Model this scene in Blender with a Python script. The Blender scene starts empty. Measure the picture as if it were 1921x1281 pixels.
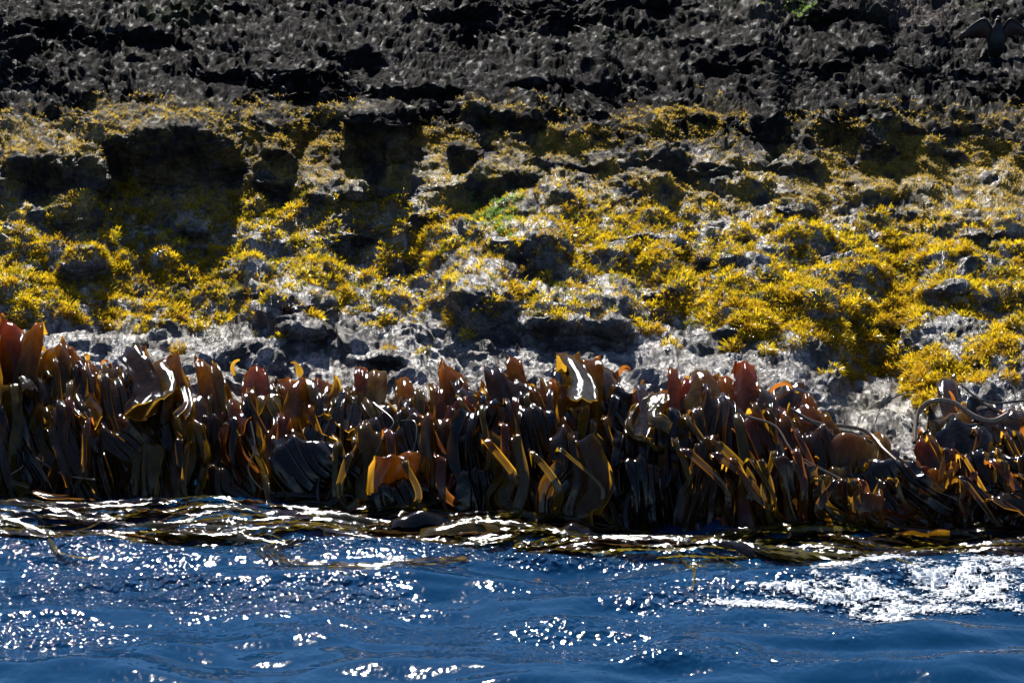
import bpy, math, random
import numpy as np
from mathutils import Vector, Matrix

random.seed(7)
rng = np.random.default_rng(7)
sc = bpy.context.scene

# ------------------------------------------------------------ camera
CAM_H = 3.0
PITCH = math.radians(-9.85)
HFOV = math.radians(24.0)
PW, PH = 1921.0, 1281.0
FL = (PW / 2) / math.tan(HFOV / 2)
cam_data = bpy.data.cameras.new("camera")
cam = bpy.data.objects.new("camera", cam_data)
sc.collection.objects.link(cam)
cam.location = (0, 0, CAM_H)
cam.rotation_euler = (math.radians(90) + PITCH, 0, 0)
cam_data.sensor_width = 36
cam_data.angle = HFOV
cam_data.clip_start = 0.1
cam_data.clip_end = 6000
sc.camera = cam

# ------------------------------------------------------------ light
SUN_EL = math.radians(42)
SUN_AZ = math.radians(-7)      # sun direction seen from the camera: straight ahead, a little to the left
world = bpy.data.worlds.new("World")
sc.world = world
world.use_nodes = True
wn = world.node_tree
for n in list(wn.nodes):
    wn.nodes.remove(n)
sky = wn.nodes.new("ShaderNodeTexSky")
sky.sky_type = 'NISHITA'
sky.sun_disc = False
sky.sun_elevation = SUN_EL
sky.sun_rotation = SUN_AZ
sky.altitude = 1200
sky.air_density = 1.0
sky.dust_density = 0.0
sky.ozone_density = 4.0
bg = wn.nodes.new("ShaderNodeBackground")
bg.inputs['Strength'].default_value = 0.07
wo = wn.nodes.new("ShaderNodeOutputWorld")
wn.links.new(sky.outputs[0], bg.inputs[0])
wn.links.new(bg.outputs[0], wo.inputs[0])

sun_data = bpy.data.lights.new("sun", 'SUN')
sun_data.energy = 5.0
sun_data.angle = math.radians(0.53)
sun_data.color = (1.0, 0.95, 0.86)
sun = bpy.data.objects.new("sun", sun_data)
sc.collection.objects.link(sun)
sdir = Vector((math.sin(SUN_AZ) * math.cos(SUN_EL), math.cos(SUN_AZ) * math.cos(SUN_EL), math.sin(SUN_EL)))
sun.rotation_euler = sdir.to_track_quat('Z', 'Y').to_euler()
sun.location = (-3, 30, 30)

sc.view_settings.view_transform = 'Standard'
sc.view_settings.look = 'None'
sc.view_settings.gamma = 1
sc.view_settings.exposure = 0.78
sc.view_settings.use_curve_mapping = False
sc.cycles.max_bounces = 8
sc.cycles.transmission_bounces = 6
sc.cycles.glossy_bounces = 3
sc.cycles.diffuse_bounces = 2

COL = sc.collection

# ------------------------------------------------------------ helpers
CT, ST = math.cos(PITCH), math.sin(PITCH)


def at_y(px, py, Y):
    """world point on the sight line of photo position (px,py) at ground distance Y"""
    px = np.asarray(px, float); py = np.asarray(py, float); Y = np.asarray(Y, float)
    xc = (px - PW / 2) / FL
    yc = -(py - PH / 2) / FL
    dy = CT - yc * ST
    dz = ST + yc * CT
    t = Y / dy
    return np.stack([xc * t, Y + 0 * t, CAM_H + dz * t], -1)


def y_of_row(py, z=0.0):
    yc = -(np.asarray(py, float) - PH / 2) / FL
    return (z - CAM_H) * (CT - yc * ST) / (ST + yc * CT)


def hash3(ix, iy, iz, seed):
    h = (ix * 374761393 + iy * 668265263 + iz * 2147483647 + seed * 1274126177) & 0xFFFFFFFF
    h = ((h ^ (h >> 13)) * 1274126177) & 0xFFFFFFFF
    h = ((h ^ (h >> 16)) * 2246822519) & 0xFFFFFFFF
    return (h ^ (h >> 15))


GR = np.array([[1,1,0],[-1,1,0],[1,-1,0],[-1,-1,0],[1,0,1],[-1,0,1],[1,0,-1],[-1,0,-1],
               [0,1,1],[0,-1,1],[0,1,-1],[0,-1,-1],[1,1,0],[-1,1,0],[0,-1,1],[0,-1,-1]], np.float32)


def perlin(x, y, z, seed=0):
    x, y, z = np.broadcast_arrays(np.asarray(x, np.float32), np.asarray(y, np.float32), np.asarray(z, np.float32))
    xi = np.floor(x); yi = np.floor(y); zi = np.floor(z)
    xf = x - xi; yf = y - yi; zf = z - zi
    xi = xi.astype(np.int64); yi = yi.astype(np.int64); zi = zi.astype(np.int64)
    u = xf * xf * xf * (xf * (xf * 6 - 15) + 10)
    v = yf * yf * yf * (yf * (yf * 6 - 15) + 10)
    w = zf * zf * zf * (zf * (zf * 6 - 15) + 10)

    def g(a, b, c):
        h = hash3(xi + a, yi + b, zi + c, seed) & 15
        gr = GR[h]
        return gr[..., 0] * (xf - a) + gr[..., 1] * (yf - b) + gr[..., 2] * (zf - c)

    def lerp(a, b, t):
        return a + t * (b - a)
    x00 = lerp(g(0, 0, 0), g(1, 0, 0), u); x10 = lerp(g(0, 1, 0), g(1, 1, 0), u)
    x01 = lerp(g(0, 0, 1), g(1, 0, 1), u); x11 = lerp(g(0, 1, 1), g(1, 1, 1), u)
    return lerp(lerp(x00, x10, v), lerp(x01, x11, v), w)


def fbm(x, y, z, octs=4, gain=0.5, seed=0):
    s = 0; a = 1.0; f = 1.0
    for i in range(octs):
        s = s + a * perlin(x * f, y * f, z * f, seed + i * 17)
        a *= gain; f *= 2.03
    return s


def sstep(a, b, x):
    t = np.clip((x - a) / (b - a), 0, 1)
    return t * t * (3 - 2 * t)


def grid_mesh(name, P, mask=None):
    """P: (rows, cols, 3) -> mesh; mask (rows-1, cols-1) keeps faces"""
    R, Cn = P.shape[:2]
    idx = np.arange(R * Cn).reshape(R, Cn)
    q = np.stack([idx[:-1, :-1], idx[:-1, 1:], idx[1:, 1:], idx[1:, :-1]], -1)
    q = q[mask] if mask is not None else q.reshape(-1, 4)
    V = P.reshape(-1, 3)
    if mask is not None:
        used = np.zeros(len(V), bool); used[q.ravel()] = True
        remap = np.cumsum(used) - 1
        V = V[used]; q = remap[q]
    return raw_mesh(name, V, q)


def raw_mesh(name, V, F, smooth=True):
    V = np.asarray(V, np.float32); F = np.asarray(F, np.int32)
    n = F.shape[1]
    me = bpy.data.meshes.new(name)
    me.vertices.add(len(V)); me.vertices.foreach_set('co', V.ravel())
    me.loops.add(F.size); me.loops.foreach_set('vertex_index', F.ravel())
    me.polygons.add(len(F))
    me.polygons.foreach_set('loop_start', np.arange(0, F.size, n, dtype=np.int32))
    me.polygons.foreach_set('loop_total', np.full(len(F), n, dtype=np.int32))
    me.update(calc_edges=True)
    if smooth:
        me.polygons.foreach_set('use_smooth', np.ones(len(F), bool))
    return me


def link(name, me, mat=None, parent=None, **props):
    o = bpy.data.objects.new(name, me)
    COL.objects.link(o)
    if mat and me is not None and not me.materials:
        me.materials.append(mat)
    if parent:
        o.parent = parent
    for k, v in props.items():
        if v is not None:
            o[k] = v
    return o


def thing(name, label, cat, loc=(0, 0, 0), group=None):
    o = bpy.data.objects.new(name, None)
    COL.objects.link(o)
    o.location = loc
    o.empty_display_size = 0.05
    o['label'] = label; o['category'] = cat
    if group:
        o['group'] = group
    return o


class NT:
    def __init__(self, name):
        self.m = bpy.data.materials.new(name)
        self.m.use_nodes = True
        self.t = self.m.node_tree
        for n in list(self.t.nodes):
            self.t.nodes.remove(n)
        self.out = self.n('ShaderNodeOutputMaterial')

    def n(self, ty, **kw):
        nd = self.t.nodes.new(ty)
        for k, v in kw.items():
            if hasattr(nd, k):
                setattr(nd, k, v)
            else:
                nd.inputs[k].default_value = v
        return nd

    def l(self, a, b):
        self.t.links.new(a, b)

    def noise(self, scale, detail=6, rough=0.6, vec=None):
        nd = self.n('ShaderNodeTexNoise')
        nd.inputs['Scale'].default_value = scale
        nd.inputs['Detail'].default_value = detail
        nd.inputs['Roughness'].default_value = rough
        if vec is not None:
            self.l(vec, nd.inputs['Vector'])
        return nd

    def ramp(self, fac, stops):
        r = self.n('ShaderNodeValToRGB')
        e = r.color_ramp.elements
        while len(e) < len(stops):
            e.new(0.5)
        for i, (p, c) in enumerate(stops):
            e[i].position = p
            e[i].color = (c, c, c, 1) if isinstance(c, (int, float)) else (*c, 1)
        self.l(fac, r.inputs[0])
        return r


# ------------------------------------------------------------ materials
def rock_material():
    k = NT('wet_rock')
    geo = k.n('ShaderNodeTexCoord')
    vec = geo.outputs['Object']
    col = k.n('ShaderNodeAttribute'); col.attribute_name = 'pigment_shade'
    wet = k.n('ShaderNodeAttribute'); wet.attribute_name = 'wet'
    n1 = k.noise(9, 8, 0.7, vec)
    n2 = k.noise(55, 6, 0.7, vec)
    r1 = k.ramp(n1.outputs[0], [(0.36, 0.3), (0.66, 1.5)])
    r2 = k.ramp(n2.outputs[0], [(0.36, 0.3), (0.66, 1.6)])
    m1 = k.n('ShaderNodeMix', data_type='RGBA', blend_type='MULTIPLY'); m1.inputs[0].default_value = 1
    k.l(col.outputs['Color'], m1.inputs[6]); k.l(r1.outputs[0], m1.inputs[7])
    m2 = k.n('ShaderNodeMix', data_type='RGBA', blend_type='MULTIPLY'); m2.inputs[0].default_value = 1
    k.l(m1.outputs[2], m2.inputs[6]); k.l(r2.outputs[0], m2.inputs[7])
    p = k.n('ShaderNodeBsdfPrincipled')
    k.l(m2.outputs[2], p.inputs['Base Color'])
    rr = k.n('ShaderNodeMapRange')
    rr.inputs['To Min'].default_value = 0.7; rr.inputs['To Max'].default_value = 0.22
    k.l(wet.outputs['Fac'], rr.inputs[0])
    k.l(rr.outputs[0], p.inputs['Roughness'])
    sm = k.n('ShaderNodeMapRange'); sm.inputs['To Min'].default_value = 0.06; sm.inputs['To Max'].default_value = 0.8
    k.l(wet.outputs['Fac'], sm.inputs[0]); k.l(sm.outputs[0], p.inputs['Specular IOR Level'])
    b1 = k.noise(26, 8, 0.75, vec)
    b2 = k.noise(150, 4, 0.7, vec)
    bu = k.n('ShaderNodeBump'); bu.inputs['Strength'].default_value = 1.0; bu.inputs['Distance'].default_value = 0.11
    k.l(b1.outputs[0], bu.inputs['Height'])
    bv = k.n('ShaderNodeBump'); bv.inputs['Strength'].default_value = 1.0; bv.inputs['Distance'].default_value = 0.022
    k.l(b2.outputs[0], bv.inputs['Height']); k.l(bu.outputs[0], bv.inputs['Normal'])
    k.l(bv.outputs[0], p.inputs['Normal'])
    k.l(p.outputs[0], k.out.inputs[0])
    return k.m


def leaf_material(name, base, trans, mixf=0.5, rough=0.3, vary=0.35, bump=0.0):
    k = NT(name)
    tc = k.n('ShaderNodeTexCoord')
    oi = k.n('ShaderNodeObjectInfo')
    n1 = k.noise(14, 5, 0.6, tc.outputs['Object'])
    hs = k.n('ShaderNodeMapRange'); hs.inputs['To Min'].default_value = 1 - vary; hs.inputs['To Max'].default_value = 1 + vary
    ad = k.n('ShaderNodeMath', operation='ADD'); k.l(oi.outputs['Random'], ad.inputs[0]); k.l(n1.outputs[0], ad.inputs[1])
    hf = k.n('ShaderNodeMath', operation='MULTIPLY'); k.l(ad.outputs[0], hf.inputs[0]); hf.inputs[1].default_value = 0.5
    k.l(hf.outputs[0], hs.inputs[0])
    def tint(c):
        m = k.n('ShaderNodeVectorMath', operation='SCALE')
        m.inputs[0].default_value = c
        k.l(hs.outputs[0], m.inputs['Scale'])
        return m.outputs[0]
    p = k.n('ShaderNodeBsdfPrincipled')
    k.l(tint(base), p.inputs['Base Color'])
    p.inputs['Roughness'].default_value = rough
    p.inputs['Specular IOR Level'].default_value = 0.5
    t = k.n('ShaderNodeBsdfTranslucent')
    k.l(tint(trans), t.inputs['Color'])
    mx = k.n('ShaderNodeMixShader'); mx.inputs[0].default_value = mixf
    if bump:
        b = k.noise(22, 5, 0.6, tc.outputs['Object'])
        bu = k.n('ShaderNodeBump'); bu.inputs['Strength'].default_value = 0.6; bu.inputs['Distance'].default_value = bump
        k.l(b.outputs[0], bu.inputs['Height']); k.l(bu.outputs[0], p.inputs['Normal'])
    k.l(p.outputs[0], mx.inputs[1]); k.l(t.outputs[0], mx.inputs[2])
    k.l(mx.outputs[0], k.out.inputs[0])
    return k.m


def kelp_material(name, base, trans, mixf=0.3, rough=0.13, wr=30, wd=0.006):
    """glossy wet blade: dark pigmented skin that lets amber light through"""
    k = NT(name)
    tc = k.n('ShaderNodeTexCoord')
    mp = k.n('ShaderNodeMapping'); mp.inputs['Scale'].default_value = (16, 16, 3)
    k.l(tc.outputs['Object'], mp.inputs[0])
    n1 = k.noise(1.0, 6, 0.6, mp.outputs[0])
    n2 = k.noise(wr, 4, 0.6, tc.outputs['Object'])
    cr = k.ramp(n1.outputs[0], [(0.3, tuple(x * 0.5 for x in base)), (0.7, tuple(x * 1.5 for x in base))])
    tr = k.ramp(n1.outputs[0], [(0.3, tuple(x * 0.55 for x in trans)), (0.7, tuple(min(1, x * 1.3) for x in trans))])
    p = k.n('ShaderNodeBsdfPrincipled')
    k.l(cr.outputs[0], p.inputs['Base Color'])
    p.inputs['Roughness'].default_value = rough
    p.inputs['Specular IOR Level'].default_value = 0.36
    bu = k.n('ShaderNodeBump'); bu.inputs['Strength'].default_value = 0.6; bu.inputs['Distance'].default_value = wd
    k.l(n2.outputs[0], bu.inputs['Height']); k.l(bu.outputs[0], p.inputs['Normal'])
    t = k.n('ShaderNodeBsdfTranslucent'); k.l(tr.outputs[0], t.inputs['Color'])
    th = k.n('ShaderNodeAttribute'); th.attribute_name = 'thin'
    mr = k.n('ShaderNodeMapRange'); mr.inputs['To Min'].default_value = mixf * 0.10; mr.inputs['To Max'].default_value = mixf
    k.l(th.outputs['Fac'], mr.inputs[0])
    mx = k.n('ShaderNodeMixShader'); k.l(mr.outputs[0], mx.inputs[0])
    k.l(p.outputs[0], mx.inputs[1]); k.l(t.outputs[0], mx.inputs[2])
    k.l(mx.outputs[0], k.out.inputs[0])
    return k.m


def water_material():
    k = NT('sea_water')
    tc = k.n('ShaderNodeTexCoord')
    mp = k.n('ShaderNodeMapping'); mp.inputs['Scale'].default_value = (1.5, 1.0, 1)
    k.l(tc.outputs['Object'], mp.inputs[0])
    b1 = k.noise(7, 2, 0.5, mp.outputs[0])
    b2 = k.noise(14, 1.4, 0.6, mp.outputs[0])
    ch = k.n('ShaderNodeAttribute'); ch.attribute_name = 'ruffle'
    bu = k.n('ShaderNodeBump'); bu.inputs['Strength'].default_value = 0.2; bu.inputs['Distance'].default_value = 0.012
    k.l(b1.outputs[0], bu.inputs['Height'])
    bv = k.n('ShaderNodeBump'); bv.inputs['Distance'].default_value = 0.07
    k.l(ch.outputs['Fac'], bv.inputs['Strength'])
    k.l(b2.outputs[0], bv.inputs['Height']); k.l(bu.outputs[0], bv.inputs['Normal'])
    p = k.n('ShaderNodeBsdfPrincipled')
    p.inputs['Base Color'].default_value = (0.002, 0.034, 0.095, 1)
    p.inputs['Roughness'].default_value = 0.05
    p.inputs['IOR'].default_value = 1.34
    k.l(bv.outputs[0], p.inputs['Normal'])
    k.l(p.outputs[0], k.out.inputs[0])
    return k.m


def plain(name, col, rough=0.5, noise=0.3, scale=20):
    k = NT(name)
    tc = k.n('ShaderNodeTexCoord')
    n1 = k.noise(scale, 6, 0.6, tc.outputs['Object'])
    r = k.ramp(n1.outputs[0], [(0.3, tuple(c * (1 - noise) for c in col)), (0.7, tuple(min(1, c * (1 + noise)) for c in col))])
    p = k.n('ShaderNodeBsdfPrincipled')
    k.l(r.outputs[0], p.inputs['Base Color'])
    p.inputs['Roughness'].default_value = rough
    k.l(p.outputs[0], k.out.inputs[0])
    return k.m


M_rock = rock_material()
M_weed = leaf_material('yellow_rockweed', (0.21, 0.150, 0.006), (0.88, 0.64, 0.02), 0.58, 0.25)
M_weed2 = leaf_material('ochre_rockweed', (0.16, 0.10, 0.006), (0.80, 0.50, 0.02), 0.52, 0.22)
M_turf = leaf_material('tan_turf', (0.27, 0.18, 0.03), (0.80, 0.54, 0.07), 0.5, 0.45)
M_green = leaf_material('sea_lettuce', (0.10, 0.17, 0.04), (0.45, 0.70, 0.15), 0.45, 0.3)
M_maroon = plain('maroon_weed', (0.05, 0.012, 0.012), 0.35)
KM = {
    'dark': kelp_material('dark_kelp', (0.024, 0.012, 0.004), (0.70, 0.30, 0.03), 0.36, 0.08),
    'black': kelp_material('black_kelp', (0.011, 0.007, 0.005), (0.25, 0.13, 0.04), 0.14, 0.08),
    'amber': kelp_material('amber_kelp', (0.045, 0.020, 0.004), (1.0, 0.42, 0.03), 0.65, 0.08),
    'olive': kelp_material('olive_kelp', (0.05, 0.032, 0.005), (0.85, 0.42, 0.03), 0.45, 0.08),
    'red': kelp_material('red_brown_kelp', (0.055, 0.016, 0.005), (1.0, 0.27, 0.04), 0.55, 0.08),
}
M_water = water_material()
M_foam = plain('foam', (0.82, 0.84, 0.86), 0.6, 0.05, 80)

# ------------------------------------------------------------ the rock slope
STEP = 2.35
pxs = np.arange(-260, 2185, STEP)
rows = np.arange(1110, -190, -STEP)         # bottom to top
PX, PY = np.meshgrid(pxs, rows)
NR, NC = PX.shape

KX = np.array([-400, 0, 60, 150, 300, 450, 600, 720, 830, 950, 1100, 1250, 1400, 1500, 1600, 1690, 1730, 1800, 1921, 2300])
KR = np.array([640, 640, 650, 665, 705, 700, 705, 735, 705, 700, 705, 700, 715, 750, 810, 850, 790, 765, 770, 760])


def ktop(px):
    return np.interp(px, KX, KR)


YW = 11.95
K = ktop(PX) + 30
# how far back the rock goes per photo row, before ledges
wall = sstep(0, 60, PY - K)                       # 1 on the kelp wall
gwall = 0.0027
above = np.clip((K - PY), 0, None)
g0 = np.where(PY > 210, 0.0061, 0.0118)
g0 = g0 * (1 - wall) + gwall * wall
g0 = np.where(PY > 1000, 0.0004, g0)

# ledge noise, long across and short up
wq = 60 * perlin(PX / 150, PY / 90, 4.4, 91)
ln = fbm((PX + 1.1 * PY + wq) / 270.0 + 0.13, (PY - 0.07 * PX + 0.3 * wq) / 66.0 + 0.4, 0.3, 4, 0.6, 3)
ln2 = fbm((PX - 0.9 * PY + wq) / 80.0, (PY + 0.1 * PX) / 24.0, 5.3, 3, 0.6, 9)
upper = sstep(330, 180, PY)
m = 1 + (1.25 - 0.3 * upper) * ln + (0.8 - 0.3 * upper) * ln2
m = 1 + (m - 1) * (1 - 0.6 * sstep(365, 410, PY))
m = 1 + (m - 1) * (1 - 0.55 * sstep(1250, 1450, PX) * sstep(290, 330, PY))
m = np.clip(m, -0.12, 3.2)


def blob(x, y, rx, ry, soft=0.35, pw=2):
    d = (np.abs((PX - x) / rx) ** pw + np.abs((PY - y) / ry) ** pw) ** (1 / pw)
    d = d + 0.22 * perlin(PX / 40, PY / 24, x * 0.37, 5)
    return sstep(1 + soft / 2, 1 - soft / 2, d)


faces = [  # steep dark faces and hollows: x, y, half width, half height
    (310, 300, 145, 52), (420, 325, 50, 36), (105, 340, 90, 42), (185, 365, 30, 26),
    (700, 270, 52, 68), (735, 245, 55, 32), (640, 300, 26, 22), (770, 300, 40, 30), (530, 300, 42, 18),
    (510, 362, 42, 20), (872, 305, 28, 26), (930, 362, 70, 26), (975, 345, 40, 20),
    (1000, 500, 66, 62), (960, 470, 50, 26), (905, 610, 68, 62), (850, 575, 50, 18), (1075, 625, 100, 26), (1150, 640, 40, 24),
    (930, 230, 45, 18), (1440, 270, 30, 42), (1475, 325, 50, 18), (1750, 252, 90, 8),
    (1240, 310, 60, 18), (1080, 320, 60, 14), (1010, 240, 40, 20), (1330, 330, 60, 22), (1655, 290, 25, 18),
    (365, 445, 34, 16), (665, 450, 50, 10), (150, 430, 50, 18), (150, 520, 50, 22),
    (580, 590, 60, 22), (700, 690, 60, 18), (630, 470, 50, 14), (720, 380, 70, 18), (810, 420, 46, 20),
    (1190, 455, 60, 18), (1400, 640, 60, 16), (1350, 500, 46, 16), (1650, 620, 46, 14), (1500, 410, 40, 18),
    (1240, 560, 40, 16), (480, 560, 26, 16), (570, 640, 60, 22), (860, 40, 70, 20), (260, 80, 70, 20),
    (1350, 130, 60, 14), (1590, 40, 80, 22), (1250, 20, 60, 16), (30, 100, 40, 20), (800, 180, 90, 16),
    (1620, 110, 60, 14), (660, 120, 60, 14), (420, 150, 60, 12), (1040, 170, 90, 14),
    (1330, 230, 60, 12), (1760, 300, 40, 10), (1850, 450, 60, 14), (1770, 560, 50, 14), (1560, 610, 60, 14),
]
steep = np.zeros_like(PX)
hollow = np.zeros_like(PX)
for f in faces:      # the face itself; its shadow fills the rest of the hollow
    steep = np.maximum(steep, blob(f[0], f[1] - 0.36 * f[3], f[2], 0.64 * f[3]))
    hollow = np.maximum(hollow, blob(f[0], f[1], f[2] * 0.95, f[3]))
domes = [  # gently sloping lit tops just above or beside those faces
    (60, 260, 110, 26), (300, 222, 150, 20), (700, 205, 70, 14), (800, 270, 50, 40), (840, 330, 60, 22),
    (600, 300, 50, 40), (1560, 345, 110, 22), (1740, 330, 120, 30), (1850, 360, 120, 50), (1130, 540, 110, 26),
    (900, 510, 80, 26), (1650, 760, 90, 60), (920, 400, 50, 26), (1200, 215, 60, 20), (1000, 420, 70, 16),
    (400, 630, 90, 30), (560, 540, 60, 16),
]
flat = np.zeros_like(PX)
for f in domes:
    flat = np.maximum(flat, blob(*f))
m = m * (1 - steep) + (-0.10) * steep
m = m * (1 - flat * 0.8) + 1.6 * flat * 0.8
m = m * (1 - wall) + (1 + 0.8 * ln2) * wall
g = g0 * m * STEP
gb = g0 * STEP
Yb = np.zeros_like(PX); dev = np.zeros(NC)
YWC = np.interp(pxs, [-400, 0, 600, 850, 1100, 1921, 2300], [12.65, 12.6, 12.52, 12.2, 12.08, 11.95, 11.9])
base = YWC.copy()
for i in range(NR):
    leak = 1 - STEP / 150.0
    dev = dev * leak + (g[i] - gb[i])
    base = base + gb[i]
    Yb[i] = base + dev
# keep columns aligned: the bend of the kelp line shifts each column a little, pull them together going up
ref = Yb[:, NC // 2][:, None]
colbase = np.cumsum(gb, axis=0)
shift = colbase.mean(axis=1, keepdims=True) - colbase
pull = sstep(560, 200, PY)
Yb = Yb + (shift + (YWC.mean() - YWC)[None, :]) * pull
rough_dev = Yb - (Yb.mean(axis=1, keepdims=True) + (YWC - YWC.mean())[None, :] * (1 - pull))
kk = np.hanning(19); kk /= kk.sum()
pad = np.pad(rough_dev, ((0, 0), (9, 9)), mode='edge')
sm_dev = sum(pad[:, i:i + NC] * kk[i] for i in range(19))
Yb = Yb - rough_dev + sm_dev
P = at_y(PX, PY, Yb)


def normals(P):
    du = np.gradient(P, axis=1); dv = np.gradient(P, axis=0)
    n = np.cross(du, dv)
    n /= np.linalg.norm(n, axis=-1, keepdims=True) + 1e-9
    return n


Nn = normals(P)
if Nn[NR // 2, NC // 2, 2] < 0:
    Nn = -Nn
X, Y, Z = P[..., 0], P[..., 1], P[..., 2]


def ridged(x, y, z, seed):
    return 1 - 2 * np.abs(perlin(x, y, z, seed))


wx = X + 0.10 * perlin(X * 3, Y * 3, Z * 5, 77)
wy = Y + 0.10 * perlin(X * 3, Y * 3, Z * 5, 79)
dip = Z + 0.12 * X + 0.04 * perlin(X * 2, Y * 2, Z * 3, 78)      # bedding planes dip gently along the shore
disp = 0.050 * perlin(wx * 1.1, wy * 1.6, dip * 3.0, 1)
disp += 0.020 * (ridged(wx * 1.8, wy * 2.2, dip * 9, 2) - 0.4)
disp += (0.15 - 0.06 * upper) * (np.abs(perlin(wx * 2.0, wy * 2.2, dip * 3.0, 21)) - 0.2)
disp += (0.06 - 0.03 * upper) * (np.abs(perlin(wx * 5.2, wy * 5.2, dip * 7, 22)) - 0.2)
disp += 0.035 * upper * np.abs(perlin(wx * 14, wy * 9, dip * 30, 23))
disp += 0.030 * perlin(wx * 4.5, wy * 4, dip * 8, 11)
disp += 0.022 * ridged(wx * 8, wy * 6.5, dip * 16, 12)
disp += 0.017 * perlin(wx * 19, wy * 13, dip * 36, 13)
disp += 0.012 * perlin(X * 42, Y * 22, Z * 60, 14)
amp = 0.85 + 0.25 * upper - 0.5 * wall - 0.2 * flat
disp = disp * amp
Nn = Nn * 0.7 + np.array([0, 0, 0.3]); Nn /= np.linalg.norm(Nn, axis=-1, keepdims=True)
P = P + Nn * disp[..., None]
# beyond the frame's top the slope rolls over and falls away
tail = []
last = P[-1].copy()
for k, (dy, dz) in enumerate([(0.3, 0.06), (0.8, 0.1), (1.5, 0.0), (3, -0.6), (6, -2.2), (9, -4.0)]):
    t = last.copy(); t[:, 1] += dy; t[:, 2] = t[:, 2] * (1 - min(1, dy / 3)) + min(1, dy / 3) * last[:, 2].mean() + dz
    tail.append(t)
Pfull = np.concatenate([P, np.stack(tail)], 0)
me = grid_mesh('rock_slope', Pfull)

# pigments (what grows on or stains the stone, plus painted hollow shade), from position on the shore
pn = 46 * fbm(X * 1.1, Y * 1.1, Z * 1.5, 4, 0.6, 31)
pr = PY + pn
a_up = sstep(275, 205, pr + 30 * sstep(1500, 1800, PX) - 20 * sstep(1000, 1200, PX))
fine = fbm(X * 6, Y * 6, Z * 7, 4, 0.65, 41)
tan_m = sstep(-0.45, 0.2, fine + 0.3 * flat) * sstep(185, 240, pr) * sstep(470, 380, pr)
light_m = sstep(330, 440, pr)
cha = np.array([0.005, 0.0045, 0.006]); cha2 = np.array([0.024, 0.018, 0.028])
tan = np.array([0.34, 0.23, 0.05]); gry = np.array([0.11, 0.09, 0.08])
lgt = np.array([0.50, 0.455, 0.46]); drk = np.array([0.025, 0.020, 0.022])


def mixc(a, b, t):
    return a + (b - a) * t[..., None]


c = mixc(np.broadcast_to(gry, P.shape), cha, a_up)
c = mixc(c, cha2, a_up * sstep(0.0, 0.5, fine))
c = mixc(c, lgt, light_m * sstep(-0.5, 0.3, fine))
c = mixc(c, tan, tan_m * (1 - 0.9 * a_up))
gm = np.zeros_like(PX)
for f in [(1480, 20, 50, 20), (1450, 10, 90, 26), (1640, 30, 40, 12), (1840, 10, 60, 14), (1180, 70, 60, 14), (360, 20, 40, 14), (930, 400, 50, 30), (330, 30, 60, 16)]:
    gm = np.maximum(gm, blob(*f, soft=0.9))
c = mixc(c, np.array([0.07, 0.09, 0.035]), gm * 0.6)
warm = np.zeros_like(PX)
for f in [(1720, 15, 90, 40), (1440, 20, 60, 25)]:
    warm = np.maximum(warm, blob(*f, soft=0.9))
c = mixc(c, np.array([0.20, 0.15, 0.14]), warm * 0.5)
c = mixc(c, drk, np.clip(wall * 1.0, 0, 1))
gold = np.zeros_like(PX)
for f in [(1760, 350, 210, 62), (1560, 345, 110, 26), (800, 310, 80, 46), (610, 290, 70, 36), (1080, 262, 60, 20), (1280, 225, 110, 24), (1250, 350, 90, 24)]:
    gold = np.maximum(gold, blob(*f, soft=0.9))
c = mixc(c, np.array([0.36, 0.235, 0.035]), gold * 0.8 * sstep(-0.5, 0.1, fine))
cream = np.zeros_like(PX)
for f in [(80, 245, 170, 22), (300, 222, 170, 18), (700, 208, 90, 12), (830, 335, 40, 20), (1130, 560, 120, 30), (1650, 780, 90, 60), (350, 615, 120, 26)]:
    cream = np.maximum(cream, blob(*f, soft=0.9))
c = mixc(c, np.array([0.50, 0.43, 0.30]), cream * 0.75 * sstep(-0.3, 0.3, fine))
c = mixc(c, drk, np.maximum(steep * 0.55, hollow * 0.7))      # shade of faces and hollows painted dark into the rock colour
wetv = sstep(200, 460, pr) * (0.75 + 0.4 * fine) + 0.45 * sstep(0.25, 0.45, perlin(X * 24, Y * 12, Z * 30, 95))
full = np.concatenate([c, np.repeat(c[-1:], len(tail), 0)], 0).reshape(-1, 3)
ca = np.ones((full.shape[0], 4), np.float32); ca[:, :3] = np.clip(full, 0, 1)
att = me.attributes.new('pigment_shade', 'FLOAT_COLOR', 'POINT'); att.data.foreach_set('color', ca.ravel())
wv = np.concatenate([wetv, np.repeat(wetv[-1:], len(tail), 0)], 0).astype(np.float32).ravel()
att = me.attributes.new('wet', 'FLOAT', 'POINT'); att.data.foreach_set('value', np.clip(wv, 0, 1))
link('rock_slope', me, M_rock, kind='structure')
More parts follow.
